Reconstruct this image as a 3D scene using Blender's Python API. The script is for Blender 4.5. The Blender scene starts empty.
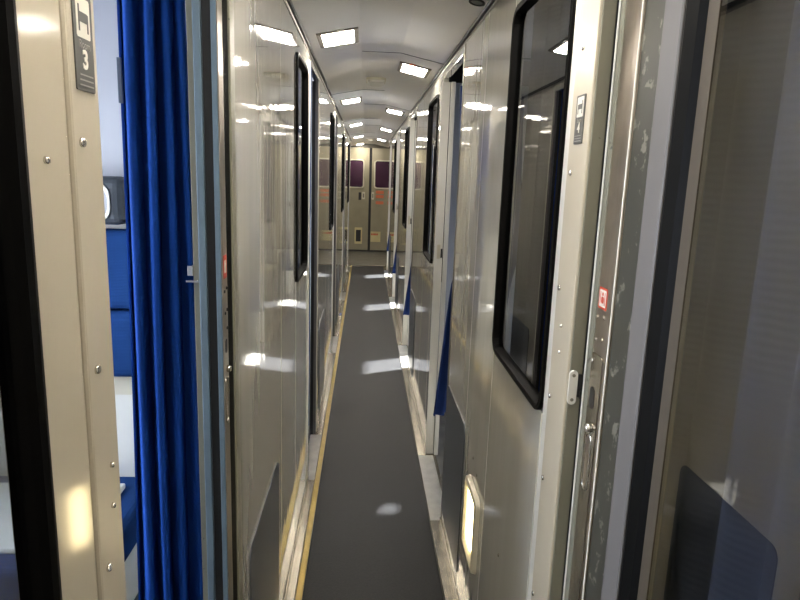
import bpy, bmesh, math, random
from mathutils import Vector, Matrix
random.seed(7)
sc = bpy.context.scene
C = sc.collection
XL, XR = -0.245, 0.352           # corridor wall faces
ZS = 1.955                       # where the walls meet the ceiling
H = 1.45                         # eye height
FAR = 10.05                      # end of the corridor walls
NEAR = -2.6
JR = [1.01, 3.10, 5.27, 7.45, 9.60]       # far jamb edge of each right-hand doorway
NL = [0.608, 2.787, 4.965, 7.14, 9.30]    # near jamb edge of each left-hand doorway

# ------------------------------------------------------------------ materials
def mat(name, col, rough=0.5, metal=0.0, spec=0.5, var=0.06, vscale=6.0, bump=0.0, bscale=(1, 1, 1), bdetail=2.0,
        coat=0.0, emit=None, estr=0.0, sheen=0.0, bdist=0.02):
    m = bpy.data.materials.new(name); m.use_nodes = True
    nt = m.node_tree; N = nt.nodes; L = nt.links
    b = N['Principled BSDF']
    b.inputs['Roughness'].default_value = rough
    b.inputs['Metallic'].default_value = metal
    b.inputs['Specular IOR Level'].default_value = spec
    b.inputs['Coat Weight'].default_value = coat
    b.inputs['Coat Roughness'].default_value = 0.05
    if sheen: b.inputs['Sheen Weight'].default_value = sheen
    tc = N.new('ShaderNodeTexCoord')
    nz = N.new('ShaderNodeTexNoise'); nz.inputs['Scale'].default_value = vscale; nz.inputs['Detail'].default_value = 5
    L.new(tc.outputs['Object'], nz.inputs['Vector'])
    r = N.new('ShaderNodeValToRGB')
    r.color_ramp.elements[0].position = 0.3; r.color_ramp.elements[1].position = 0.7
    r.color_ramp.elements[0].color = [c * (1 - var) for c in col] + [1]
    r.color_ramp.elements[1].color = [min(1, c * (1 + var)) for c in col] + [1]
    L.new(nz.outputs['Fac'], r.inputs['Fac']); L.new(r.outputs['Color'], b.inputs['Base Color'])
    if bump:
        mp = N.new('ShaderNodeMapping'); mp.inputs['Scale'].default_value = bscale
        L.new(tc.outputs['Object'], mp.inputs['Vector'])
        n2 = N.new('ShaderNodeTexNoise'); n2.inputs['Scale'].default_value = 1.0; n2.inputs['Detail'].default_value = bdetail
        L.new(mp.outputs['Vector'], n2.inputs['Vector'])
        bp = N.new('ShaderNodeBump'); bp.inputs['Strength'].default_value = bump; bp.inputs['Distance'].default_value = bdist
        L.new(n2.outputs['Fac'], bp.inputs['Height']); L.new(bp.outputs['Normal'], b.inputs['Normal'])
    if emit:
        b.inputs['Emission Color'].default_value = (*emit, 1); b.inputs['Emission Strength'].default_value = estr
    return m

def chipped(name, col, under, amount=0.55, scale=22.0, rough=0.35, metal_under=0.6):
    """painted metal with the paint worn off in patches"""
    m = mat(name, col, rough)
    nt = m.node_tree; N = nt.nodes; L = nt.links; b = N['Principled BSDF']
    tc = N.new('ShaderNodeTexCoord'); nz = N.new('ShaderNodeTexNoise')
    nz.inputs['Scale'].default_value = scale; nz.inputs['Detail'].default_value = 8; nz.inputs['Roughness'].default_value = 0.65
    L.new(tc.outputs['Object'], nz.inputs['Vector'])
    r = N.new('ShaderNodeValToRGB'); r.color_ramp.elements[0].position = amount; r.color_ramp.elements[1].position = amount + 0.03
    L.new(nz.outputs['Fac'], r.inputs['Fac'])
    mx = N.new('ShaderNodeMix'); mx.data_type = 'RGBA'
    src = b.inputs['Base Color'].links[0].from_socket
    L.new(r.outputs['Color'], mx.inputs[0]); L.new(src, mx.inputs[6]); mx.inputs[7].default_value = (*under, 1)
    L.new(mx.outputs[2], b.inputs['Base Color'])
    return m

def glass(name, tint=(0.9, 0.92, 0.93), ior=1.5, rough=0.0):
    m = bpy.data.materials.new(name); m.use_nodes = True
    nt = m.node_tree; N = nt.nodes; L = nt.links
    N.remove(N['Principled BSDF']); out = N['Material Output']
    tr = N.new('ShaderNodeBsdfTransparent'); tr.inputs['Color'].default_value = (*tint, 1)
    gl = N.new('ShaderNodeBsdfGlossy'); gl.inputs['Roughness'].default_value = rough
    fr = N.new('ShaderNodeFresnel'); fr.inputs['IOR'].default_value = ior
    ge = N.new('ShaderNodeNewGeometry')
    inv = N.new('ShaderNodeMath'); inv.operation = 'SUBTRACT'; inv.inputs[0].default_value = 1
    mu = N.new('ShaderNodeMath'); mu.operation = 'MULTIPLY'
    mx = N.new('ShaderNodeMixShader')
    L.new(ge.outputs['Backfacing'], inv.inputs[1]); L.new(fr.outputs['Fac'], mu.inputs[0]); L.new(inv.outputs[0], mu.inputs[1])
    L.new(mu.outputs[0], mx.inputs['Fac']); L.new(tr.outputs[0], mx.inputs[1]); L.new(gl.outputs[0], mx.inputs[2])
    L.new(mx.outputs[0], out.inputs['Surface'])
    return m

def fabric(name, col, var=0.12, ribs=190.0):
    m = mat(name, col, 0.9, spec=0.05, var=var, vscale=9)
    nt = m.node_tree; N = nt.nodes; L = nt.links; b = N['Principled BSDF']
    tc = N.new('ShaderNodeTexCoord'); w = N.new('ShaderNodeTexWave'); w.bands_direction = 'Z'
    w.inputs['Scale'].default_value = ribs / 6.28; w.inputs['Distortion'].default_value = 1.5; w.inputs['Detail'].default_value = 2
    L.new(tc.outputs['Object'], w.inputs['Vector'])
    bp = N.new('ShaderNodeBump'); bp.inputs['Strength'].default_value = 0.2; bp.inputs['Distance'].default_value = 0.002
    L.new(w.outputs['Fac'], bp.inputs['Height']); L.new(bp.outputs['Normal'], b.inputs['Normal'])
    return m

M = {}
M['panel'] = mat('beige_laminate', (0.62, 0.60, 0.525), 0.025, coat=0.85, var=0.03, vscale=1.5, bump=0.075, bscale=(2, 13, 1.0), spec=0.85, bdetail=1.5)
M['panel_back'] = mat('dark_backing', (0.03, 0.03, 0.03), 0.8)
M['jamb'] = mat('beige_enamel', (0.50, 0.45, 0.35), 0.3, var=0.04, bump=0.05, bscale=(60, 60, 60), spec=0.5, bdist=0.004)
M['jamb_white'] = chipped('chipped_white_enamel', (0.72, 0.71, 0.66), (0.25, 0.24, 0.2), 0.70, 30, 0.3)
M['olive'] = chipped('olive_grey_enamel', (0.20, 0.195, 0.15), (0.07, 0.065, 0.05), 0.66, 30, 0.35)
M['dark_olive'] = chipped('worn_olive_paint', (0.034, 0.034, 0.027), (0.15, 0.145, 0.12), 0.58, 26, 0.45)
M['steel'] = mat('brushed_steel', (0.42, 0.37, 0.31), 0.28, metal=0.9, var=0.12, vscale=25, bump=0.1, bscale=(90, 90, 4), bdist=0.004)
M['steel_bright'] = mat('bright_steel', (0.72, 0.70, 0.66), 0.2, metal=1.0)
M['alu'] = mat('aluminium_tread', (0.32, 0.29, 0.235), 0.24, metal=0.85, var=0.2, vscale=18, bump=0.15, bscale=(80, 5, 5), bdist=0.004)
M['alu_dark'] = mat('worn_steel_tread', (0.30, 0.29, 0.26), 0.35, metal=0.7, var=0.2, vscale=8)
M['grey_frame'] = mat('grey_lacquer', (0.125, 0.12, 0.118), 0.5, spec=0.25, var=0.04)
M['bluegrey'] = mat('blue_grey_enamel', (0.13, 0.19, 0.245), 0.35, var=0.1, vscale=20)
M['dark_groove'] = mat('dark_brush_seal', (0.010, 0.012, 0.014), 0.7)
M['rubber'] = mat('black_rubber', (0.003, 0.003, 0.003), 0.55, spec=0.06)
M['kick'] = mat('slate_laminate', (0.060, 0.070, 0.088), 0.28, var=0.08)
M['carpet'] = mat('charcoal_floor', (0.0105, 0.011, 0.0125), 0.48, var=0.3, vscale=140, bump=0.25, bscale=(260, 260, 260), spec=0.22, bdist=0.003)
M['yellow'] = mat('yellow_strip', (0.50, 0.365, 0.10), 0.4, var=0.12, vscale=12)
M['ceil'] = mat('ceiling_laminate', (0.80, 0.785, 0.765), 0.36, var=0.03, vscale=1.5, bump=0.02, bscale=(3, 2, 3), spec=0.4)
M['seam'] = mat('dark_seam', (0.02, 0.02, 0.02), 0.5)
M['lamp'] = mat('lit_diffuser', (0.9, 0.9, 0.85), 0.4, emit=(1.0, 0.92, 0.80), estr=25.0)
M['guide'] = mat('lit_guide_lens', (0.9, 0.85, 0.6), 0.4, emit=(1.0, 0.80, 0.42), estr=5.0)
M['lamp_frame'] = mat('lamp_bezel', (0.20, 0.185, 0.155), 0.3, metal=0.4)
M['white'] = mat('white_plastic', (0.66, 0.65, 0.60), 0.35)
M['cream'] = mat('cream_plastic', (0.60, 0.56, 0.44), 0.35)
M['comp'] = mat('compartment_wall', (0.33, 0.335, 0.36), 0.4, var=0.02)
M['outer'] = mat('compartment_outer_wall', (0.55, 0.56, 0.58), 0.5)
M['curtain'] = fabric('blue_curtain', (0.010, 0.050, 0.25))
M['blue_dim'] = fabric('dim_blue_curtain', (0.014, 0.045, 0.19))
M['bronze'] = mat('bronze_bead', (0.06, 0.05, 0.038), 0.45, spec=0.25)
M['threshold'] = mat('pale_threshold', (0.36, 0.35, 0.32), 0.35, var=0.12, vscale=20)
M['jamb_gloss'] = mat('glossy_beige_enamel', (0.50, 0.45, 0.35), 0.09, var=0.04)
M['navy'] = fabric('navy_curtain', (0.013, 0.028, 0.11))
M['slate_curtain'] = fabric('slate_curtain', (0.055, 0.062, 0.095))
M['dark_curtain'] = fabric('dark_curtain', (0.006, 0.0065, 0.009))
M['seat_blue'] = fabric('seat_moquette', (0.010, 0.036, 0.125), ribs=400)
M['seat_grey'] = mat('headrest_vinyl', (0.035, 0.042, 0.05), 0.5, bump=0.1, bscale=(150, 150, 150), bdist=0.003)
M['seat_pale'] = mat('headrest_pad', (0.30, 0.30, 0.31), 0.6)
M['sign'] = mat('sign_charcoal', (0.075, 0.075, 0.07), 0.4)
M['sign_white'] = mat('sign_white', (0.72, 0.70, 0.62), 0.4)
M['sign_grey'] = mat('sign_faded_print', (0.30, 0.295, 0.27), 0.4)
M['red'] = mat('red_sticker', (0.62, 0.07, 0.035), 0.4)
M['orange'] = mat('orange_sticker', (0.62, 0.16, 0.07), 0.4)
M['cream_label'] = mat('yellow_label', (0.66, 0.58, 0.30), 0.45)
M['end'] = mat('end_door_enamel', (0.34, 0.31, 0.22), 0.18, var=0.06, bump=0.06, bscale=(4, 4, 1.5))
M['end_dark'] = mat('end_header', (0.08, 0.073, 0.058), 0.4)
M['plum'] = mat('plum_glass', (0.055, 0.022, 0.045), 0.08, spec=0.5)
M['black'] = mat('black_plastic', (0.01, 0.01, 0.011), 0.4)
M['glass'] = glass('pane_glass', (0.7, 0.72, 0.73), ior=2.9)
M['door_glass'] = glass('door_glass', (0.85, 0.87, 0.88), ior=2.9)
M['outer_glass'] = glass('outer_glass', (0.97, 0.98, 0.98), 1.45)
M['blue_tag'] = mat('blue_tag', (0.03, 0.08, 0.5), 0.4)
M['tape'] = mat('grey_hook_tape', (0.09, 0.12, 0.17), 0.8)

# ------------------------------------------------------------------ helpers
def obj(name, bm, m, parent=None, bevel=0.0, smooth=False, segs=2):
    bmesh.ops.recalc_face_normals(bm, faces=bm.faces)
    me = bpy.data.meshes.new(name); bm.to_mesh(me); bm.free()
    o = bpy.data.objects.new(name, me); C.objects.link(o)
    me.materials.append(m)
    if parent is not None:
        o.parent = parent
        if parent.type == 'EMPTY': o.matrix_parent_inverse = Matrix.Translation(-parent.location)   # meshes carry world coordinates
    if bevel:
        b = o.modifiers.new('bevel', 'BEVEL'); b.width = bevel; b.segments = segs; b.limit_method = 'ANGLE'; b.angle_limit = 0.7
    if smooth:
        for p in me.polygons: p.use_smooth = True
    return o

def thing(name, label, cat, loc, group=None):
    o = bpy.data.objects.new(name, None); C.objects.link(o); o.location = loc; o.empty_display_size = 0.05
    return tag(o, label, cat, group)

def tag(o, label, cat, group=None):
    o['label'] = label; o['category'] = cat
    if group: o['group'] = group
    return o

def st(o):
    o['kind'] = 'structure'; return o

def B(bm, x0, x1, y0, y1, z0, z1):
    vs = [bm.verts.new((x, y, z)) for x in (x0, x1) for y in (y0, y1) for z in (z0, z1)]
    for f in ((0, 1, 3, 2), (4, 6, 7, 5), (0, 4, 5, 1), (2, 3, 7, 6), (0, 2, 6, 4), (1, 5, 7, 3)):
        bm.faces.new([vs[i] for i in f])
    return bm

def box(*a): return B(bmesh.new(), *a)

def rr(y0, y1, z0, z1, r, n=6):
    """rounded rectangle loop in the YZ plane"""
    pts = []
    r = min(r, (y1 - y0) / 2 - 1e-4, (z1 - z0) / 2 - 1e-4)
    for cy, cz, a0 in ((y1 - r, z1 - r, 0), (y0 + r, z1 - r, 90), (y0 + r, z0 + r, 180), (y1 - r, z0 + r, 270)):
        for i in range(n + 1):
            a = math.radians(a0 + 90 * i / n)
            pts.append((cy + r * math.cos(a), cz + r * math.sin(a)))
    return pts

def loft(loops, cap0=True, cap1=True, closed=False, bm=None):
    """loops: list of lists of 3-D points, skinned one to the next"""
    bm = bm or bmesh.new()
    rows = [[bm.verts.new(p) for p in lp] for lp in loops]
    n = len(rows[0])
    pairs = list(zip(rows, rows[1:])) + ([(rows[-1], rows[0])] if closed else [])
    for a, b in pairs:
        for i in range(n):
            bm.faces.new((a[i], a[(i + 1) % n], b[(i + 1) % n], b[i]))
    if not closed:
        if cap0: bm.faces.new(rows[0])
        if cap1: bm.faces.new(rows[-1][::-1])
    return bm

def plate(x0, x1, y0, y1, z0, z1, r=0.01, ch=0.0, bm=None):
    """rounded plate on an x-facing wall; x1 is the visible face, its edge eased by ch"""
    s = 1 if x1 > x0 else -1
    P = lambda x, d: [(x, a, b) for a, b in rr(y0 + d, y1 - d, z0 + d, z1 - d, max(r - d, 0.001))]
    lp = [P(x0, 0)]
    if ch: lp += [P(x1 - s * ch, 0), P(x1, ch)]
    else: lp += [P(x1, 0)]
    return loft(lp, bm=bm)

def ring(prof, y0, y1, z0, z1, r):
    """closed frame around a rectangle in YZ; prof: (inset, x) section points"""
    return loft([[(x, a, b) for a, b in rr(y0 + d, y1 - d, z0 + d, z1 - d, max(r - d, 0.004))] for d, x in prof], closed=True)

def disc(c, axis, r, h, n=16, dome=0.0, bm=None):
    """round stud at c, pointing along axis"""
    ax = Vector(axis).normalized(); q = ax.to_track_quat('Z', 'Y').to_matrix()
    prof = [(r, 0), (r, h * 0.5), (r * 0.8, h * 0.85), (r * 0.35, h)] if dome else [(r, 0), (r, h * 0.85), (r * 0.9, h)]
    loops = [[Vector(c) + q @ Vector((rr_ * math.cos(2 * math.pi * i / n), rr_ * math.sin(2 * math.pi * i / n), hh)) for i in range(n)] for rr_, hh in prof]
    return loft(loops, bm=bm)

def text(name, s, size, m, parent, origin, right, up, sx=1.0, depth=0.0006, bold=0.0):
    cu = bpy.data.curves.new(name, 'FONT'); cu.body = s; cu.size = size; cu.align_x = 'CENTER'; cu.align_y = 'CENTER'
    cu.extrude = depth / 2; cu.offset = bold
    t = bpy.data.objects.new(name + '_tmp', cu); C.objects.link(t)
    dg = bpy.context.evaluated_depsgraph_get(); dg.update()
    me = bpy.data.meshes.new_from_object(t.evaluated_get(dg))
    bpy.data.objects.remove(t)
    R, U = Vector(right).normalized(), Vector(up).normalized(); Nn = R.cross(U)
    mx = Matrix(((R.x * sx, U.x, Nn.x, origin[0]), (R.y * sx, U.y, Nn.y, origin[1]), (R.z * sx, U.z, Nn.z, origin[2]), (0, 0, 0, 1)))
    me.transform(mx)
    bm = bmesh.new(); bm.from_mesh(me)
    return obj(name, bm, m, parent)

def sheet(path, z0, z1, m, name, parent=None, nz=24, thick=0.004, flare=None):
    """curtain: path = plan points (x, y); flare(t, x, y) moves points with height t (0 bottom, 1 top)"""
    bm = bmesh.new(); rows = []
    for j in range(nz + 1):
        t = j / nz; z = z0 + (z1 - z0) * t
        row = []
        for k, (x, y) in enumerate(path):
            if flare: x, y = flare(t, x, y)
            row.append(bm.verts.new((x, y, z)))
        rows.append(row)
    for a, b in zip(rows, rows[1:]):
        for i in range(len(path) - 1):
            bm.faces.new((a[i], a[i + 1], b[i + 1], b[i]))
    o = obj(name, bm, m, parent, smooth=True)
    s = o.modifiers.new('solid', 'SOLIDIFY'); s.thickness = thick
    return o

def pleats(p0, p1, n, amp, per=10, jitter=0.25, sharp=1.0):
    (x0, y0), (x1, y1) = p0, p1
    dx, dy = x1 - x0, y1 - y0; l = math.hypot(dx, dy); nx, ny = -dy / l, dx / l
    rnd = random.Random(int(abs(x0 * 1000 + y0 * 77)) + n)
    amps = [amp * (1 + jitter * rnd.uniform(-1, 1)) for _ in range(n + 2)]
    pts = []
    for i in range(n * per + 1):
        t = i / (n * per); k = i / per
        a = amps[int(k)] * (1 - (k % 1)) + amps[int(k) + 1] * (k % 1)
        s = math.sin(2 * math.pi * k); s = math.copysign(abs(s) ** sharp, s)
        pts.append((x0 + dx * t + nx * a * s, y0 + dy * t + ny * a * s))
    return pts

# ------------------------------------------------------------------ setting: floor, ceiling
st(obj('floor', box(-1.6, 1.7, NEAR, 12.6, -0.06, 0.0), M['alu_dark']))
st(obj('trim_1', box(-0.186, 0.306, NEAR, 10.04, 0.0005, 0.006), M['carpet'], bevel=0.002))           # corridor runner
st(obj('trim_2', box(-0.209, -0.187, NEAR, 10.04, 0.0005, 0.0085), M['yellow'], bevel=0.002))         # yellow edge strip
t3 = st(obj('trim_3', box(XL - 0.05, -0.210, NEAR, FAR, 0.0005, 0.010), M['alu'], bevel=0.003))       # left sill
t4 = st(obj('trim_4', box(0.307, XR + 0.05, NEAR, FAR, 0.0005, 0.010), M['alu'], bevel=0.003))        # right sill
st(obj('trim_5', box(-0.30, 0.42, 10.04, 10.09, 0.0005, 0.008), M['alu'], bevel=0.002))
for n in NL[1:]: obj('threshold', box(XL - 0.03, -0.2115, n + 0.01, n + 0.54, 0.0102, 0.0125), M['threshold'], t3, bevel=0.001)
for j in JR[1:]: obj('threshold', box(0.3085, XR + 0.034, j - 0.66, j - 0.025, 0.0102, 0.0125), M['threshold'], t4, bevel=0.001)

CP = [(XL, ZS), (-0.035, 1.997), (0.145, 1.997), (XR, ZS)]
def ceil_z(x):
    for (a, za), (b, zb) in zip(CP, CP[1:]):
        if a <= x <= b: return za + (zb - za) * (x - a) / (b - a)
bm = bmesh.new()
prof = [(XL - 0.06, 1.945)] + CP + [(XR + 0.06, 1.945), (XR + 0.06, 2.10), (XL - 0.06, 2.10)]
loft([[(x, y, z) for x, z in prof] for y in (NEAR, 12.6)], bm=bm)
ceiling = st(obj('ceiling', bm, M['ceil'], bevel=0.012, segs=3))
def ceil_strip(pts, y0, y1, th, m):
    lo = [(x, ceil_z(x) - th) for x in pts]; hi = [(x, ceil_z(x) + 0.004) for x in pts[::-1]]
    return loft([[(x, y, z) for x, z in lo + hi] for y in (y0, y1)])
for k in range(4):
    obj('panel_joint', ceil_strip([-0.03, 0.145, 0.349], 3.03 + 2.2 * k, 3.037 + 2.2 * k, 0.0012, M['seam']), M['seam'], ceiling)
    obj('panel_joint', ceil_strip([-0.243, -0.035, 0.11], 4.36 + 2.2 * k, 4.367 + 2.2 * k, 0.0012, M['seam']), M['seam'], ceiling)
# roof over the compartments
st(obj('ceiling_left', box(-1.6, XL - 0.061, NEAR, 12.6, 2.0, 2.06), M['comp']))
st(obj('ceiling_right', box(XR + 0.061, 1.7, NEAR, 12.6, 2.0, 2.06), M['comp']))
# dark cover seams along the tops of the walls
for nm, x0, x1 in (('trim_6', XL - 0.002, XL + 0.010), ('trim_7', XR - 0.010, XR + 0.002)):
    st(obj(nm, box(x0, x1, NEAR, FAR, 1.940, 1.953), M['seam'], bevel=0.002))
for nm, x0, x1 in (('trim_8', XL - 0.002, XL + 0.0025), ('trim_9', XR - 0.0025, XR + 0.002)):
    st(obj(nm, box(x0, x1, NEAR, FAR, 1.930, 1.9395), M['lamp_frame'], bevel=0.002))

# ------------------------------------------------------------------ walls
TW = 0.028      # wall thickness
def wall(name, xf, side, units):
    """side -1 left, +1 right; units = list of (y0, y1, [(z0, z1), ...]) solid panels"""
    bm = bmesh.new(); g = 0.0015
    for y0, y1, zs in units:
        for z0, z1 in zs:
            B(bm, min(xf, xf + side * TW), max(xf, xf + side * TW), y0 + g, y1 - g, z0, z1)
    return st(obj(name, bm, M['panel'], bevel=0.0025))
DT = 1.900      # top of the doorways
WT = 1.940
WB = 0.011
wz = (1.055, 1.848)
unitsL = [(NEAR, 0.085 - 0.02, [(WB, WT)])]
for k, n in enumerate(NL):
    w0, w1 = n - 0.523, n - 0.123
    if k == 0: unitsL.append((w0 - 0.02, w1 - 0.015, [(WB, wz[0]), (wz[1], WT)]))
    else:
        unitsL.append((w0, w1, [(WB, wz[0]), (wz[1], WT)]))
    unitsL.append((w1, n - 0.059, [(WB, WT)])) if k else None
    unitsL.append((n - 0.059, n, [(WB, WT)])) if k else None
    unitsL.append((n, n + 0.58, [(DT, WT)]))
    end = NL[k + 1] - 0.523 if k + 1 < len(NL) else FAR
    a = n + 0.58
    unitsL.append((a, a + 0.68 if end - a > 0.7 else end, [(WB, WT)]))
    if end - a > 0.7: unitsL.append((a + 0.68, end, [(WB, WT)]))
unitsL = [u for u in unitsL if u]
wall_left = wall('wall_left', XL, -1, unitsL)
rz = (1.005, 1.848)
unitsR = [(NEAR, -0.6, [(WB, WT)]), (-0.6, JR[0] - 0.67, [(WB, WT)])]
for k, j in enumerate(JR):
    unitsR.append((j - 0.67, j, [(DT, WT)]))
    if k: unitsR.append((j, j + 0.131, [(WB, WT)]))
    else: unitsR.append((j, j + 0.131, [(DT, WT)]))
    if k + 1 < len(JR):
        end = JR[k + 1] - 0.67
        unitsR.append((j + 0.131, j + 0.599, [(WB, rz[0]), (rz[1], WT)]))
        unitsR.append((j + 0.599, j + 0.955, [(WB, WT)]))
        unitsR.append((j + 0.955, end, [(WB, WT)]))
    else:
        unitsR.append((j + 0.131, FAR, [(WB, WT)]))
wall_right = wall('wall_right', XR, 1, unitsR)
# aluminium edge strips down both sides of every right-hand doorway but the nearest, skirting strips
bm = bmesh.new()
for j in JR[1:]:
    B(bm, XR - 0.003, XR + 0.012, j - 0.682, j - 0.6705, WB, WT)
e = st(obj('trim_10', bm, M['lamp_frame'], bevel=0.002))
bmL, bmR = bmesh.new(), bmesh.new()
for y0, y1, zs in unitsL:
    if zs[0][0] == WB and y0 > 1.15: B(bmL, XL + 0.0005, XL + 0.006, y0, y1, 0.0102, 0.034)
for y0, y1, zs in unitsR:
    if zs[0][0] == WB and y0 > 1.12: B(bmR, XR - 0.006, XR - 0.0005, y0, y1, 0.0102, 0.034)
st(obj('baseboard_left', bmL, M['alu'], bevel=0.0015)); st(obj('baseboard_right', bmR, M['alu'], bevel=0.0015))

# white-enamelled door posts beyond every right doorway: the reveal shows its face to the camera
for k, j in enumerate(JR[1:]):
    o = bpy.data.objects.new('trim_%d' % (20 + k), None); C.objects.link(o); o.location = (XR, j, 0); st(o)
    obj('door_post', box(XR - 0.004, XR + 0.036, j - 0.006, j - 0.0005, WB, DT - 0.012), M['jamb_white'], o, bevel=0.002)
    obj('door_stop', box(XR + 0.039, XR + 0.060, j - 0.02, j - 0.002, WB, DT - 0.012), M['jamb_white'], o, bevel=0.002)
    obj('void_shade', box(XR + 0.030, XR + 0.45, j + 0.002, j + 0.02, DT - 0.012, 1.998), M['dark_groove'], o)  # dark block put in as the shade of the open header void
    obj('void_shade', box(XR + 0.10, XR + 0.12, j - 0.74, j, DT - 0.03, 1.998), M['dark_groove'], o)  # dark header box, painted shade of the same void
    obj('latch_plate', box(XR + 0.008, XR + 0.024, j - 0.0085, j - 0.0062, 1.05, 1.12), M['cream'], o, bevel=0.001)
    obj('latch_slot', box(XR + 0.026, XR + 0.034, j - 0.0085, j - 0.0062, 1.055, 1.10), M['black'], o)
# white post edges and brown dark reveals on the left doorways
for k, n in enumerate(NL[1:]):
    o = bpy.data.objects.new('trim_%d' % (30 + k), None); C.objects.link(o); o.location = (XL, n, 0); st(o)
    obj('door_post', box(XL - 0.03, XL + 0.004, n - 0.05, n + 0.004, WB, DT), M['jamb_white'], o, bevel=0.002)
    obj('door_edge', box(XL - 0.018, XL - 0.004, n + 0.545, n + 0.578, WB, DT), M['grey_frame'], o, bevel=0.002)
    obj('brush_seal', box(XL - 0.036, XL - 0.0185, n + 0.556, n + 0.578, WB, DT), M['dark_groove'], o)

# ------------------------------------------------------------------ windows in the corridor walls
def wall_window(name, xf, side, y0, y1, z0, z1):
    o = bpy.data.objects.new(name, None); C.objects.link(o); o.location = (xf, (y0 + y1) / 2, z0); st(o)
    s = side
    prof = [(-0.004, xf + s * 0.003), (-0.004, xf - s * 0.006), (0.003, xf - s * 0.008), (0.009, xf - s * 0.006), (0.011, xf + s * 0.001),
            (0.0135, xf + s * 0.008), (0.0135, xf + s * 0.018), (0.0015, xf + s * 0.018), (0.0015, xf + s * 0.003)]
    obj('gasket', ring(prof, y0, y1, z0, z1, 0.040), M['rubber'], o, smooth=False)
    obj('pane', plate(xf + s * 0.012, xf + s * 0.007, y0 + 0.0125, y1 - 0.0125, z0 + 0.0125, z1 - 0.0125, 0.03), M['glass'], o)
    return o
wn = 1
for k, n in enumerate(NL):
    wall_window('window_%d' % wn, XL, -1, n - 0.523, n - (0.123 if k else 0.142), *wz); wn += 1
for k, j in enumerate(JR[:-1]):
    wall_window('window_%d' % wn, XR, 1, j + 0.131, j + 0.599, *rz); wn += 1

# ------------------------------------------------------------------ left-hand near door frame with its rivets
o = bpy.data.objects.new('trim_11', None); C.objects.link(o); o.location = (XL, 0.55, 0); st(o)
obj('outer_post', box(XL - 0.03, XL + 0.001, 0.4715, 0.547, WB, WT - 0.002), M['jamb_gloss'], o, bevel=0.003)
inner = obj('inner_post', box(XL - 0.03, XL + 0.003, 0.5495, 0.608, WB, WT - 0.002), M['jamb'], o, bevel=0.003)
def rivet(x, y, z, nx, parent, r=0.0042, m='steel_bright'):
    return obj('rivet', disc((x, y, z), (nx, 0, 0), r, 0.0035, 14, dome=1), M[m], parent, smooth=True)
for y, z in ((0.565, 1.468), (0.567, 1.266), (0.586, 1.163), (0.584, 1.121), (0.566, 1.065), (0.567, 1.70), (0.567, 0.86)):
    rivet(XL + 0.003, y, z, 1, inner, 0.0042 if y < 0.575 else 0.0028)
rivet(XL + 0.001, 0.505, 1.452, 1, o.children[0], 0.003)
# the edge of the panel the left door slides behind
st(obj('trim_12', box(XL - 0.03, XL + 0.0015, 1.186, 1.226, WB, WT - 0.002), M['olive'], bevel=0.002))

# ------------------------------------------------------------------ open sliding door of the left compartment
d = bpy.data.objects.new('door_3', None); C.objects.link(d); d.location = (-0.27, 1.40, 0); st(d)
d0, d1 = 0.02, 1.88
obj('leaf', box(-0.2885, -0.275, 1.109, 1.74, d0, d1), M['bluegrey'], d, bevel=0.002)
obj('front_edge', box(-0.259, -0.2495, 1.109, 1.148, d0, d1), M['bluegrey'], d, bevel=0.0015)
obj('brush_seal', box(-0.275, -0.259, 1.118, 1.148, d0, d1), M['dark_groove'], d)
obj('slot_shade', box(-0.2585, -0.2475, 1.1485, 1.1855, d0, d1), M['rubber'], d)  # black strip painted in for the shade inside the door slot
lk = obj('lock_strip', box(-0.2495, -0.2478, 1.110, 1.1475, d0 + 0.02, d1 - 0.02), M['steel'], d, bevel=0.0005)
s_ = obj('sticker', plate(-0.2478, -0.2472, 1.118, 1.142, 1.258, 1.300, 0.002), M['red'], lk); s_['label'] = 'red pictogram sticker'
obj('sticker_print', plate(-0.2472, -0.2469, 1.123, 1.137, 1.268, 1.291, 0.002), M['sign_white'], lk)
bm = bmesh.new()
for y, z in ((1.122, 1.235), (1.138, 1.239), (1.124, 1.195), (1.139, 1.199), (1.137, 1.165)): obj('screw', disc((-0.2478, y, z), (1, 0, 0), 0.003, 0.0014, 10), M['dark_groove'], lk)
obj('keyhole', plate(-0.2478, -0.2472, 1.121, 1.136, 1.120, 1.146, 0.007), M['black'], lk)
obj('knob', disc((-0.2478, 1.134, 1.088), (1, 0, 0), 0.0065, 0.008, 16, dome=1), M['steel_bright'], lk, smooth=True)
obj('finger_pull', ring([(0, -0.2478), (0, -0.2468), (0.004, -0.2468), (0.004, -0.2478)], 1.118, 1.140, 0.985, 1.075, 0.009), M['steel_bright'], lk)
# beige liner and brass hook inside the opening
o = bpy.data.objects.new('trim_13', None); C.objects.link(o); o.location = (-0.31, 1.17, 0); st(o)
obj('liner', box(-0.313, -0.2886, 1.165, 1.18, WB, DT), M['olive'], o, bevel=0.002)
bm = bmesh.new(); B(bm, -0.322, -0.312, 1.158, 1.165, 1.256, 1.275); B(bm, -0.323, -0.300, 1.150, 1.158, 1.245, 1.249)
obj('hook', bm, M['steel_bright'], o, bevel=0.001)

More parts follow.
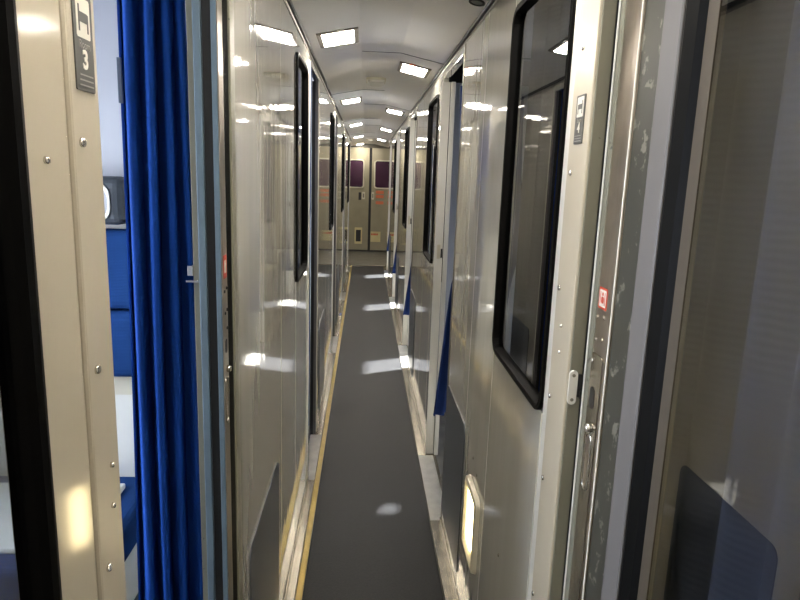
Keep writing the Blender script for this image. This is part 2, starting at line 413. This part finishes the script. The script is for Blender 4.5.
# ------------------------------------------------------------------ closed sliding door on the right with its tall pane
d = bpy.data.objects.new('door_4', None); C.objects.link(d); d.location = (0.39, 0.675, 0); st(d)
X0 = 0.3765
obj('edge_moulding', box(X0 - 0.001, 0.405, 0.976, 1.004, d0, d1), M['olive'], d, bevel=0.003)
obj('edge_bead', box(X0 - 0.0035, X0 - 0.0012, 0.9915, 0.9965, d0, d1), M['jamb_white'], d, bevel=0.001)
lk = obj('lock_strip', box(X0, 0.405, 0.909, 0.9755, d0, d1), M['steel'], d, bevel=0.002)
obj('edge_bead', box(X0 - 0.0022, X0 - 0.0002, 0.9085, 0.9125, d0, d1), M['sign_white'], d, bevel=0.0005)
obj('closing_stile', box(X0 + 0.001, 0.405, 0.839, 0.908, d0, d1), M['dark_olive'], d, bevel=0.002)
obj('frame_stile', box(X0 - 0.004, 0.405, 0.785, 0.8385, d0, d1), M['grey_frame'], d, bevel=0.004)
obj('leaf_panel', box(X0 + 0.002, 0.400, 0.345, 0.785, d0, 0.20), M['panel'], d, bevel=0.002)
obj('gasket', ring([(0, X0 + 0.004), (0, X0 - 0.002), (0.010, X0 - 0.005), (0.034, X0 - 0.002), (0.046, X0 + 0.004), (0.046, X0 + 0.010)], 0.10, 0.7845, 0.14, 1.935, 0.03), M['rubber'], d)
obj('pane_bead', ring([(0, X0 + 0.012), (0, X0 + 0.003), (0.022, X0 + 0.004), (0.022, X0 + 0.012)], 0.148, 0.7385, 0.188, 1.888, 0.02), M['bronze'], d)
obj('pane', plate(X0 + 0.011, X0 + 0.005, 0.160, 0.7265, 0.20, 1.876, 0.012), M['door_glass'], d)
s_ = obj('sticker', plate(X0, X0 - 0.0006, 0.936, 0.969, 1.254, 1.288, 0.002), M['red'], lk); s_['label'] = 'red and white pictogram sticker'
bm = plate(X0 - 0.0006, X0 - 0.0010, 0.9395, 0.9655, 1.2575, 1.2845, 0.002)
sp = obj('sticker_print', bm, M['sign_white'], lk)
bm = plate(X0 - 0.0010, X0 - 0.0013, 0.947, 0.958, 1.263, 1.274, 0.004); plate(X0 - 0.0010, X0 - 0.0013, 0.9495, 0.9555, 1.275, 1.281, 0.003, bm=bm)
B(bm, X0 - 0.0013, X0 - 0.0010, 0.9425, 0.9445, 1.261, 1.281); B(bm, X0 - 0.0013, X0 - 0.0010, 0.9605, 0.9625, 1.261, 1.281)
obj('sticker_figure', bm, M['red'], lk)
bm = bmesh.new()
for y, z in ((0.967, 1.239), (0.942, 1.242), (0.965, 1.202), (0.940, 1.206)): obj('screw', disc((X0, y, z), (-1, 0, 0), 0.0036, 0.002, 12, dome=1), M['steel'], lk, smooth=True)
hp = obj('handle_plate', plate(X0, X0 - 0.0016, 0.928, 0.973, 0.60, 1.180, 0.006), M['alu'], lk, bevel=0.0005)
obj('screw', disc((X0 - 0.0016, 0.968, 1.166), (-1, 0, 0), 0.004, 0.002, 12, dome=1), M['steel_bright'], lk, smooth=True)
obj('keyhole', plate(X0 - 0.0016, X0 - 0.0022, 0.945, 0.965, 1.088, 1.125, 0.0095), M['black'], lk)
obj('knob', disc((X0 - 0.0016, 0.950, 1.056), (-1, 0, 0), 0.008, 0.009, 18, dome=1), M['steel_bright'], lk, smooth=True)
obj('finger_pull', ring([(0, X0 - 0.0016), (0.001, X0 - 0.0034), (0.0045, X0 - 0.0030), (0.007, X0 - 0.0012)], 0.938, 0.966, 0.945, 1.048, 0.013), M['steel_bright'], lk, smooth=True)
obj('finger_pull', plate(X0 - 0.0016, X0 - 0.0019, 0.944, 0.960, 0.951, 1.042, 0.008), M['steel'], lk)

# right-hand near door frame: post with rivets, olive reveal, keeper
o = bpy.data.objects.new('trim_14', None); C.objects.link(o); o.location = (XR, 1.07, 0); st(o)
pst = obj('post', box(XR - 0.002, XR + 0.030, 1.0115, 1.108, WB, WT - 0.002), M['jamb'], o, bevel=0.003)
obj('inner_post', box(XR + 0.000, XR + 0.028, 1.109, 1.139, WB, WT - 0.002), M['jamb_white'], o, bevel=0.002)
obj('reveal', box(XR + 0.0015, X0 - 0.002, 1.006, 1.011, WB, WT - 0.002), M['olive'], o, bevel=0.001)
obj('reveal_groove', box(X0 - 0.002, 0.41, 1.0045, 1.011, WB, WT - 0.002), M['dark_groove'], o)
bm = loft([[(XR - 0.001 + 0.0155 * u, yy, 1.076 + 0.061 * v) for u, v in [((math.cos(a) * 0.5 + 0.5), (math.sin(a) * 0.14 + (0.86 if math.sin(a) >= 0 else 0.14))) for a in [2 * math.pi * (i + 0.5) / 24 for i in range(24)]]] for yy in (1.006, 1.002)])
kp = obj('keeper', bm, M['jamb_white'], o, bevel=0.001)
for z in (1.128, 1.085): obj('screw', disc((XR + 0.0068, 1.002, z), (0, -1, 0), 0.003, 0.001, 10), M['olive'], kp)
bm = box(X0 - 0.010, X0 - 0.001, 1.0015, 1.0060, 1.090, 1.130); B(bm, X0 - 0.006, X0 - 0.0012, 0.9985, 1.0044, 1.088, 1.102)
obj('latch_slot', bm, M['black'], o)
for y, z, r in ((1.072, 1.664, .0042), (1.083, 1.464, .0046), (1.090, 1.263, .0052), (1.061, 1.200, .0032), (1.059, 1.153, .0032), (1.092, 1.060, .005), (1.092, 0.896, .005), (1.092, 0.649, .005)):
    rivet(XR - 0.002, y, z, -1, pst, r)

# ------------------------------------------------------------------ room number signs
def room_sign(xf, s, y0, y1, num, label):
    z0, z1 = 1.511, 1.589
    t = thing('room_sign', label, 'sign', (xf, (y0 + y1) / 2, z0))
    f = lambda a: xf + s * a
    obj('plate', plate(xf, f(0.0012), y0, y1, z0, z1, 0.002), M['sign'], t)
    w = y1 - y0; c = (y0 + y1) / 2; rt = (0, -s, 0) if s < 0 else (0, 1, 0)
    rt = (0, s * 1.0, 0)
    obj('icon_field', plate(f(0.0012), f(0.0015), y0 + w * .14, y1 - w * .14, z1 - 0.035, z1 - 0.003, 0.002), M['sign_white'], t)
    bm = bmesh.new(); a, b = sorted((f(0.0015), f(0.0018)))
    B(bm, a, b, y0 + w * .24, y0 + w * .30, z1 - 0.030, z1 - 0.009); B(bm, a, b, y1 - w * .30, y1 - w * .24, z1 - 0.030, z1 - 0.015)
    B(bm, a, b, y0 + w * .30, y1 - w * .30, z1 - 0.0225, z1 - 0.0145)
    obj('berth_icon', bm, M['sign'], t)
    text('word', 'Room', 0.0095, M['sign_grey'], t, (f(0.0015), c, z1 - 0.0405), rt, (0, 0, 1), sx=0.9)
    text('number', num, 0.021, M['sign_white'], t, (f(0.0016), c, z1 - 0.0530), rt, (0, 0, 1), bold=0.0007)
    bm = bmesh.new()
    for q in range(3): B(bm, a, b, y0 + w * (.12 + .02 * q), y1 - w * .12, z0 + 0.004 + 0.0042 * q, z0 + 0.0052 + 0.0042 * q)
    obj('small_print', bm, M['sign_grey'], t)
    return t
room_sign(XL + 0.003, 1, 0.561, 0.597, '3', 'dark grey room sign with white number 3 on the left door post')
room_sign(XR - 0.002, -1, 1.038, 1.080, '4', 'dark grey room sign with white number 4 on the right door post')

# ------------------------------------------------------------------ kick plates and guide light
def kick(xf, s, y0, y1, label, z1=0.603):
    o = obj('kick_plate', plate(xf + s * 0.0006, xf + s * 0.0040, y0, y1, 0.08, z1, 0.035, ch=0.001), M['kick'])
    return tag(o, label, 'kick plate', 'slate kick plates along the corridor')
kl = ['slate grey kick plate low on the nearest left wall panel', 'slate grey kick plate on the left wall beyond the first dark doorway',
      'slate grey kick plate third along the left wall', 'slate grey kick plate fourth along the left wall']
for k, n in enumerate(NL[:4]): kick(XL, 1, n + 0.70, n + 1.175, kl[k])
kr = ['slate grey kick plate beside the lit guide light on the right wall', 'slate grey kick plate on the right wall past the first white door post',
      'slate grey kick plate third along the right wall', 'slate grey kick plate fourth along the right wall']
for k, j in enumerate(JR[1:]): kick(XR, -1, j - 0.67 - 0.47, j - 0.685, kr[k], 0.635)

t = thing('guide_light', 'small lit guide light in a cream frame low on the right wall', 'light', (XR, 1.755, 0.28))
obj('frame', ring([(0, XR - 0.0005), (0.004, XR - 0.013), (0.018, XR - 0.016), (0.026, XR - 0.010), (0.030, XR - 0.003), (0.030, XR - 0.0005)], 1.650, 1.850, 0.288, 0.532, 0.03), M['cream'], t, smooth=False)
obj('lens', plate(XR - 0.0005, XR - 0.006, 1.735, 1.823, 0.317, 0.503, 0.016, ch=0.002), M['guide'], t)
obj('recess_panel', plate(XR - 0.0005, XR - 0.003, 1.678, 1.733, 0.317, 0.503, 0.012, ch=0.001), M['cream'], t)
# little screws on the right wall panel
o = bpy.data.objects.new('trim_15', None); C.objects.link(o); o.location = (XR, 1.5, 0.5); st(o)
for y, z in ((1.80, 0.60), (1.73, 0.578), (1.40, 0.53)):
    obj('screw', disc((XR - 0.0002, y, z), (-1, 0, 0), 0.0045, 0.002, 12, dome=1), M['alu'], o, smooth=True)

# ------------------------------------------------------------------ ceiling lights
def slope_light(side, y, label, ln=0.255):
    """lit panel lying in one of the two ceiling slopes"""
    if side < 0: a, b = (XL, ZS), (-0.035, 1.997)
    else: a, b = (XR, ZS), (0.145, 1.997)
    A, Bv = Vector((a[0], 0, a[1])), Vector((b[0], 0, b[1]))
    u = (Bv - A).normalized(); n = Vector((u.z, 0, -u.x)); n = n if n.z < 0 else -n
    lo, hi = 0.044, (Bv - A).length - 0.008
    P = lambda p, q, h: tuple(A + u * p + n * h + Vector((0, q, 0)))
    t = thing('ceiling_light', label, 'light', tuple(A + u * (lo + hi) / 2 + Vector((0, y, 0))), 'ceiling lights along the corridor')
    def rect(d, h): return [P(lo + d, y - ln / 2 + d, h), P(hi - d, y - ln / 2 + d, h), P(hi - d, y + ln / 2 - d, h), P(lo + d, y + ln / 2 - d, h)]
    obj('bezel', loft([rect(0, 0.0005), rect(0, 0.005), rect(0.004, 0.008), rect(0.019, 0.006), rect(0.019, 0.0005)], closed=True), M['lamp_frame'], t)
    obj('diffuser', loft([rect(0.019, 0.001), rect(0.019, 0.006), rect(0.022, 0.008)]), M['lamp'], t)
    pq = [P(lo + 0.08, y - ln / 2 - 0.001, 0.0005), P(lo + 0.108, y - ln / 2 - 0.001, 0.0005), P(lo + 0.108, y - ln / 2 - 0.014, 0.0005), P(lo + 0.08, y - ln / 2 - 0.014, 0.0005)]
    pr = [tuple(Vector(p) + n * 0.005) for p in pq]
    obj('catch', loft([pq, pr]), M['white'] if side < 0 else M['orange'], t)
    return t
lw = ['nearest', 'second', 'third', 'fourth', 'fifth and farthest']
for k, y in enumerate((2.67, 4.86, 7.15, 9.45, 11.75)): slope_light(-1, y, lw[k] + ' lit ceiling light on the left ceiling slope')
for k, y in enumerate((3.36, 5.55, 7.8, 10.1, 12.3)): slope_light(1, y, lw[k] + ' lit ceiling light on the right ceiling slope')
slope_light(-1, 0.50, 'lit ceiling light overhead on the left, just above the frame')
slope_light(1, 1.15, 'lit ceiling light overhead on the right, just above the frame')
slope_light(-1, -1.7, 'lit ceiling light behind the viewer on the left')
slope_light(1, -1.0, 'lit ceiling light behind the viewer on the right')

for y, lab in ((3.90, 'cream smoke detector on the corridor ceiling between the first lights'), (10.4, 'cream smoke detector far down the ceiling near the end doors')):
    t = thing('smoke_detector', lab, 'detector', (0.045, y, 1.997))
    Z = 1.9965
    rrx = lambda d, z: [(a, b, z) for a, b in rr(-0.012 + d, 0.103 - d, y - 0.105 + d, y + 0.105 - d, 0.03)]
    obj('base', loft([rrx(0, Z), rrx(0, Z - 0.010), rrx(0.004, Z - 0.012)]), M['cream'], t)
    obj('cover', loft([rrx(0.008, Z - 0.012), rrx(0.010, Z - 0.022), rrx(0.022, Z - 0.028)]), M['white'], t)
t = thing('ceiling_speaker', 'small dark oval grille in the ceiling near the right wall', 'speaker', (0.31, 2.04, ceil_z(0.31)))
ov = lambda r, dz: [(0.316 + 0.024 * r * math.cos(a), 1.99 + 0.032 * r * math.sin(a), ceil_z(0.316 + 0.024 * r * math.cos(a)) - dz) for a in [2 * math.pi * i / 24 for i in range(24)]]
obj('rim', loft([ov(1, 0.0002), ov(1, 0.004), ov(0.8, 0.005), ov(0.75, 0.0002)], closed=True), M['dark_groove'], t)
obj('grille', loft([ov(0.75, 0.0004), ov(0.7, 0.0025)]), M['grey_frame'], t)

tag(obj('sill_tag', box(-0.243, -0.222, 6.38, 6.48, 0.0102, 0.0112), M['blue_tag']), 'tiny blue tag stuck on the left door sill far down the corridor', 'tag')

# ------------------------------------------------------------------ curtains
def lerp(tab, z):
    for (z0, v0), (z1, v1) in zip(tab, tab[1:]):
        if z0 <= z <= z1: return v0 + (v1 - v0) * (z - z0) / (z1 - z0)
    return tab[0][1] if z < tab[0][0] else tab[-1][1]
# left: bright blue curtain bunched at the far side of the open doorway
t = thing('curtain', 'bright blue pleated curtain bunched in the open left doorway of room 3', 'curtain', (-0.38, 1.05, 0.05), 'door curtains')
pth = pleats((-0.434, 1.195), (-0.333, 1.225), 4, 0.040, per=16, jitter=0.35)
c = sheet(pth, 0.05, 1.86, M['curtain'], 'curtain_cloth', t, nz=30,
      flare=lambda q, x, y: (x + 0.003 * math.sin(5 * q + x * 60) + 0.40 * (1 - q) * (x + 0.36), y))
obj('hook_tape', box(-0.4345, -0.4275, 1.171, 1.177, 1.557, 1.633), M['tape'], t, bevel=0.001)
cl = ['navy curtain hanging out of the first open doorway on the right', 'navy curtain hanging out of the second open doorway on the right',
      'navy curtain in the third open doorway on the right', 'navy curtain in the fourth open doorway on the right']
for k, j in enumerate(JR[1:]):
    t = thing('curtain', cl[k], 'curtain', (0.42, j - 0.15, 0.33), 'door curtains')
    lo = 0.335 if k == 0 else 0.315
    tab = [(0.30, lo), (0.95, 0.395), (1.10, 0.430), (1.30, 0.435), (1.45, 0.410), (1.85, 0.395)]
    pth = pleats((0.0, j - 0.26), (0.32, j - 0.04), 7, 0.018, per=8)
    def fl(q, x, y, tab=tab):
        z = 0.34 + 1.50 * q
        return (x + lerp(tab, z) + 0.012, y + (0.0 if z > 1.1 else -0.06 * (1.1 - z)) * (1 if y < j - 0.12 else 0.2))
    sheet(pth, 0.34, 1.84, M['navy'], 'curtain_cloth', t, nz=24, flare=fl)
ll = ['closed blue curtain behind the first dark doorway on the left', 'closed blue curtain in the second dark doorway on the left',
      'closed blue curtain in the third dark doorway on the left', 'closed blue curtain in the last doorway on the left']
for k, n in enumerate(NL[1:]):
    t = thing('curtain', ll[k], 'curtain', (-0.33, n + 0.29, 0.04), 'door curtains')
    sheet(pleats((-0.300, n - 0.04), (-0.300, n + 0.62), 9, 0.010, per=8), 0.04, 1.93, M['curtain'], 'curtain_cloth', t, nz=6)
t = thing('curtain', 'dull slate pleated curtain behind the tall door pane at the right edge', 'curtain', (0.45, 0.3, 0.05), 'window curtains')
sheet(pleats((0.455, -0.15), (0.455, 1.0), 13, 0.014, per=10, jitter=0.2), 0.05, 1.93, M['slate_curtain'], 'curtain_cloth', t, nz=6)
# curtains behind the corridor windows
wi = 0
nmw = ['the nearest', 'the second', 'the third', 'the fourth', 'the last']
for k, n in enumerate(NL):
    t = thing('curtain', 'dark curtain behind the glass of %s left corridor window' % nmw[k], 'curtain', (-0.32, n - 0.32, 1.0), 'window curtains')
    sheet(pleats((-0.318, n - 0.56), (-0.318, n - 0.10), 6, 0.010, per=8), 0.25, 1.93, M['dark_curtain'], 'curtain_cloth', t, nz=4)
for k, j in enumerate(JR[:-1]):
    t = thing('curtain', 'dark curtain behind the glass of %s right corridor window' % nmw[k], 'curtain', (0.43, j + 0.36, 0.95), 'window curtains')
    sheet(pleats((0.41, j + 0.05), (0.41, j + 0.642), 6, 0.010, per=8), 0.92, 1.93, M['dark_curtain'], 'curtain_cloth', t, nz=4)

# ------------------------------------------------------------------ compartments: partitions, outer walls with windows
XOL, XOR = -1.45, 1.50
n_ = 40
for y in [-0.56 + NL[0] - 2.18] + [n - 0.58 for n in NL] + [FAR + 0.02]:
    st(obj('wall_partition_left_%d' % n_, box(XOL, XL - 0.048, y - 0.012, y + 0.012, 0, 2.0), M['comp'])); n_ += 1
for y in [JR[0] + 0.66 - 2.15] + [j + 0.66 for j in JR[:-1]] + [FAR + 0.02]:
    st(obj('wall_partition_right_%d' % n_, box(XR + 0.062, XOR, y - 0.012, y + 0.012, 0, 2.0), M['comp'])); n_ += 1
def outer(name, x, s, wins, z0, z1):
    bm = bmesh.new(); a, b = sorted((x, x + s * 0.05)); y = NEAR
    for w0, w1 in wins:
        B(bm, a, b, y, w0, 0, 2.05); B(bm, a, b, w0, w1, 0, z0); B(bm, a, b, w0, w1, z1, 2.05); y = w1
    B(bm, a, b, y, 12.6, 0, 2.05)
    st(obj(name, bm, M['outer']))
winL = [(n + 0.15, n + 1.25) for n in NL[:4]]
D = [j - 0.67 for j in JR]
winR = [(D[1] + 0.36, D[1] + 0.86)] + [(d_ + 0.36, d_ + 0.86) for d_ in D[2:]]
outer('wall_outer_left', XOL, -1, winL, 0.80, 1.75); outer('wall_outer_right', XOR, 1, winR, 0.85, 1.80)
for lst, x, s, z0, z1 in ((winL, XOL, -1, 0.80, 1.75), (winR, XOR, 1, 0.85, 1.80)):
    for w0, w1 in lst:
        o = bpy.data.objects.new('window_%d' % wn, None); C.objects.link(o); o.location = (x, (w0 + w1) / 2, z0); st(o); wn += 1
        obj('window_frame', ring([(-0.03, x - s * 0.001), (-0.03, x - s * 0.012), (0.004, x - s * 0.012), (0.004, x - s * 0.001)], w0, w1, z0, z1, 0.03), M['alu'], o)
        if s > 0 and w0 < 3:      # unseen mask, added so its gap leaves a small sun spot on the floor
            q = D[1]
            bm = box(x - 0.018, x - 0.014, w0 - 0.02, w1 + 0.02, 1.22, 1.57)
            B(bm, x - 0.018, x - 0.014, w0 - 0.02, q + 0.71, 1.57, z1 + 0.02); B(bm, x - 0.018, x - 0.014, q + 0.77, w1 + 0.02, 1.57, z1 + 0.02)
            B(bm, x - 0.018, x - 0.014, q + 0.71, q + 0.77, 1.635, z1 + 0.02)
            obj('sun_mask', bm, M['navy'], o)
        obj('pane', plate(x + s * 0.025, x + s * 0.02, w0, w1, z0, z1, 0.01), M['outer_glass'], o)
st(obj('wall_back', box(-1.6, 1.7, NEAR - 0.05, NEAR, 0, 2.1), M['end']))

# seat seen through the left doorway
yb = 1.985
t = thing('train_seat', 'blue moquette seat with dark grey headrest seen through the left doorway', 'seat', (-1.1, yb, 0))
def soft(name, x0, x1, y0, y1, z0, z1, m, r=0.03, parent=t):
    return obj(name, box(x0, x1, y0, y1, z0, z1), M[m], parent, bevel=r, segs=4, smooth=False)
P0 = 2.185
obj('shell', box(-1.42, -0.50, 2.16, 2.194, 0.02, 1.30), M['white'], t, bevel=0.004)
soft('backrest', -1.38, -0.62, 2.075, 2.16, 0.98, 1.245, 'seat_blue')
soft('lower_backrest', -1.38, -0.62, 2.075, 2.16, 0.745, 0.975, 'seat_blue')
soft('headrest', -1.20, -0.757, 2.045, 2.16, 1.262, 1.415, 'seat_grey', 0.035)
hr = t.children[-1]
pl = lambda y, d: [(a, y, b) for a, b in rr(-1.17 + d, -0.80 - d, 1.275 + d, 1.395 - d, 0.04)]
obj('headrest_pad', loft([pl(2.046, 0.006), pl(2.038, 0.008)]), M['seat_pale'], hr)
obj('headrest_piping', loft([pl(2.046, 0), pl(2.038, 0), pl(2.038, 0.007), pl(2.046, 0.007)], closed=True), M['white'], hr)
obj('tag', box(-0.86, -0.80, 2.155, 2.16, 0.66, 0.73), M['cream'], t)
soft('seat_cushion', -1.38, -0.72, 1.60, 2.155, 0.22, 0.36, 'seat_blue')
obj('seat_base', box(-1.36, -0.74, 1.64, 2.15, 0.02, 0.218), M['white'], t, bevel=0.01)
tag(obj('bed_sheet', box(-1.36, -0.80, 1.66, 2.05, 0.3605, 0.38), M['white'], None, bevel=0.006), 'folded pale sheet lying on the blue seat cushion', 'sheet')

# ------------------------------------------------------------------ the end of the car: a pair of end doors
YE = 12.0
def zbox(bm, x0, x1, z0, z1, t0, t1): return B(bm, x0, x1, YE - t1, YE - t0, z0, z1)
st(obj('wall_end', box(-1.6, 1.7, YE + 0.04, YE + 0.10, 0, 2.1), M['end_dark']))
st(obj('trim_16', box(-0.60, 0.75, YE - 0.02, YE + 0.04, 1.9255, 1.999), M['end_dark']))
for y0, nm in ((10.10, 'wall_vestibule_left'), (10.10, 'wall_vestibule_right')):
    a = (-0.70, -0.62) if 'left' in nm else (0.78, 0.86)
    st(obj(nm, box(a[0], a[1], y0, YE + 0.03, 0, 2.0), M['panel']))
def yring(prof, x0, x1, z0, z1, r):
    return loft([[(a, y, b) for a, b in rr(x0 + d, x1 - d, z0 + d, z1 - d, max(r - d, .004))] for d, y in prof], closed=True)
def yplate(x0, x1, z0, z1, r, y0, y1):
    return loft([[(a, y, b) for a, b in rr(x0, x1, z0, z1, r)] for y in (y0, y1)])
def end_door(name, x0, x1, w0, w1):
    o = bpy.data.objects.new(name, None); C.objects.link(o); o.location = ((x0 + x1) / 2, YE, 0); st(o)
    obj('leaf', box(x0, x1, YE - 0.02, YE + 0.02, 0.03, 1.925), M['end'], o, bevel=0.004)
    obj('window_frame', yring([(0, YE - 0.0205), (0.004, YE - 0.034), (0.022, YE - 0.034), (0.026, YE - 0.0205)], w0, w1, 1.185, 1.715, 0.06), M['cream'], o)
    obj('pane', yplate(w0 + 0.024, w1 - 0.024, 1.209, 1.691, 0.04, YE - 0.0205, YE - 0.026), M['plum'], o)
    return o
dl = end_door('door_1', -0.58, 0.062, -0.33, -0.030)
dr = end_door('door_2', 0.108, 0.74, 0.150, 0.47)
st(obj('trim_17', box(0.063, 0.107, YE - 0.016, YE + 0.03, 0.03, 1.925), M['black']))
ypl = lambda nm, x0, x1, z0, z1, m, par, d=0.0205, th=0.006, r=0.008: obj(nm, yplate(x0, x1, z0, z1, r, YE - d, YE - d - th), M[m], par)
h = ypl('handle_recess', -0.130, -0.080, 0.97, 1.11, 'black', dl)
ypl('handle_plate', -0.066, -0.010, 0.985, 1.120, 'cream', dl); ypl('handle_slot', -0.052, -0.024, 1.015, 1.09, 'olive', dl, 0.0265, 0.002)
ypl('notice_frame', -0.190, -0.048, 0.145, 0.455, 'cream_label', dl); ypl('notice', -0.165, -0.073, 0.19, 0.41, 'black', dl, 0.0265, 0.002)
ypl('handle_plate', 0.112, 0.160, 0.985, 1.120, 'cream', dr); ypl('handle_slot', 0.125, 0.148, 1.015, 1.09, 'olive', dr, 0.0265, 0.002)
for z in (1.095, 1.015, 0.900):
    s_ = ypl('warning_label', 0.195, 0.34, z, z + 0.055, 'orange', dr); s_['label'] = 'orange warning label'
s_ = ypl('door_label', 0.112, 0.30, 0.19, 0.385, 'cream_label', dr); s_['label'] = 'yellow label with red lettering'
bm = bmesh.new()
for q in range(5): B(bm, 0.125 + 0.026 * q, 0.145 + 0.026 * q, YE - 0.0285, YE - 0.0265, 0.315, 0.350)
obj('label_print', bm, M['red'], dr)

# ------------------------------------------------------------------ light and camera
w = bpy.data.worlds.new('world'); sc.world = w; w.use_nodes = True
bg = w.node_tree.nodes['Background']; bg.inputs['Color'].default_value = (0.80, 0.86, 1.0, 1); bg.inputs['Strength'].default_value = 5.5
sd = bpy.data.lights.new('sun', 'SUN'); sd.energy = 42.0; sd.angle = 0.03; sd.color = (1, 0.97, 0.93)
so = bpy.data.objects.new('sun', sd); C.objects.link(so); so.location = (3, 6, 4)
el, az = math.radians(47), math.radians(25)
dv = Vector((-math.cos(el) * math.cos(az), -math.cos(el) * math.sin(az), -math.sin(el)))
so.rotation_euler = dv.to_track_quat('-Z', 'Y').to_euler()

f = 630.0
vy = Vector((366 - 400, 174 - 300, f)).normalized()
dn = Vector((289 - 400, 3461 - 300, f)); dn = (dn - vy * dn.dot(vy)).normalized(); up = -dn
xx = vy.cross(up); xx = xx if xx.x > 0 else -xx
right = Vector((xx[0], vy[0], up[0])); down = Vector((xx[1], vy[1], up[1])); fwd = Vector((xx[2], vy[2], up[2]))
cd = bpy.data.cameras.new('camera'); cam = bpy.data.objects.new('camera', cd); C.objects.link(cam)
cd.sensor_width = 36; cd.lens = f / 800 * 36; cd.clip_start = 0.02
mw = Matrix.Identity(4)
for i in range(3): mw[i][0], mw[i][1], mw[i][2] = right[i], -down[i], -fwd[i]
mw[0][3], mw[1][3], mw[2][3] = 0, 0, H
cam.matrix_world = mw
sc.camera = cam
vs = sc.view_settings
sc.display_settings.display_device = 'sRGB'
vs.view_transform = 'Standard'; vs.look = 'None'; vs.exposure = 1.6; vs.gamma = 1.0; vs.use_curve_mapping = False
sc.cycles.use_denoising = True
sc.cycles.max_bounces = 14; sc.cycles.glossy_bounces = 8; sc.cycles.transparent_max_bounces = 16; sc.cycles.diffuse_bounces = 5
sc.cycles.sample_clamp_indirect = 6.0
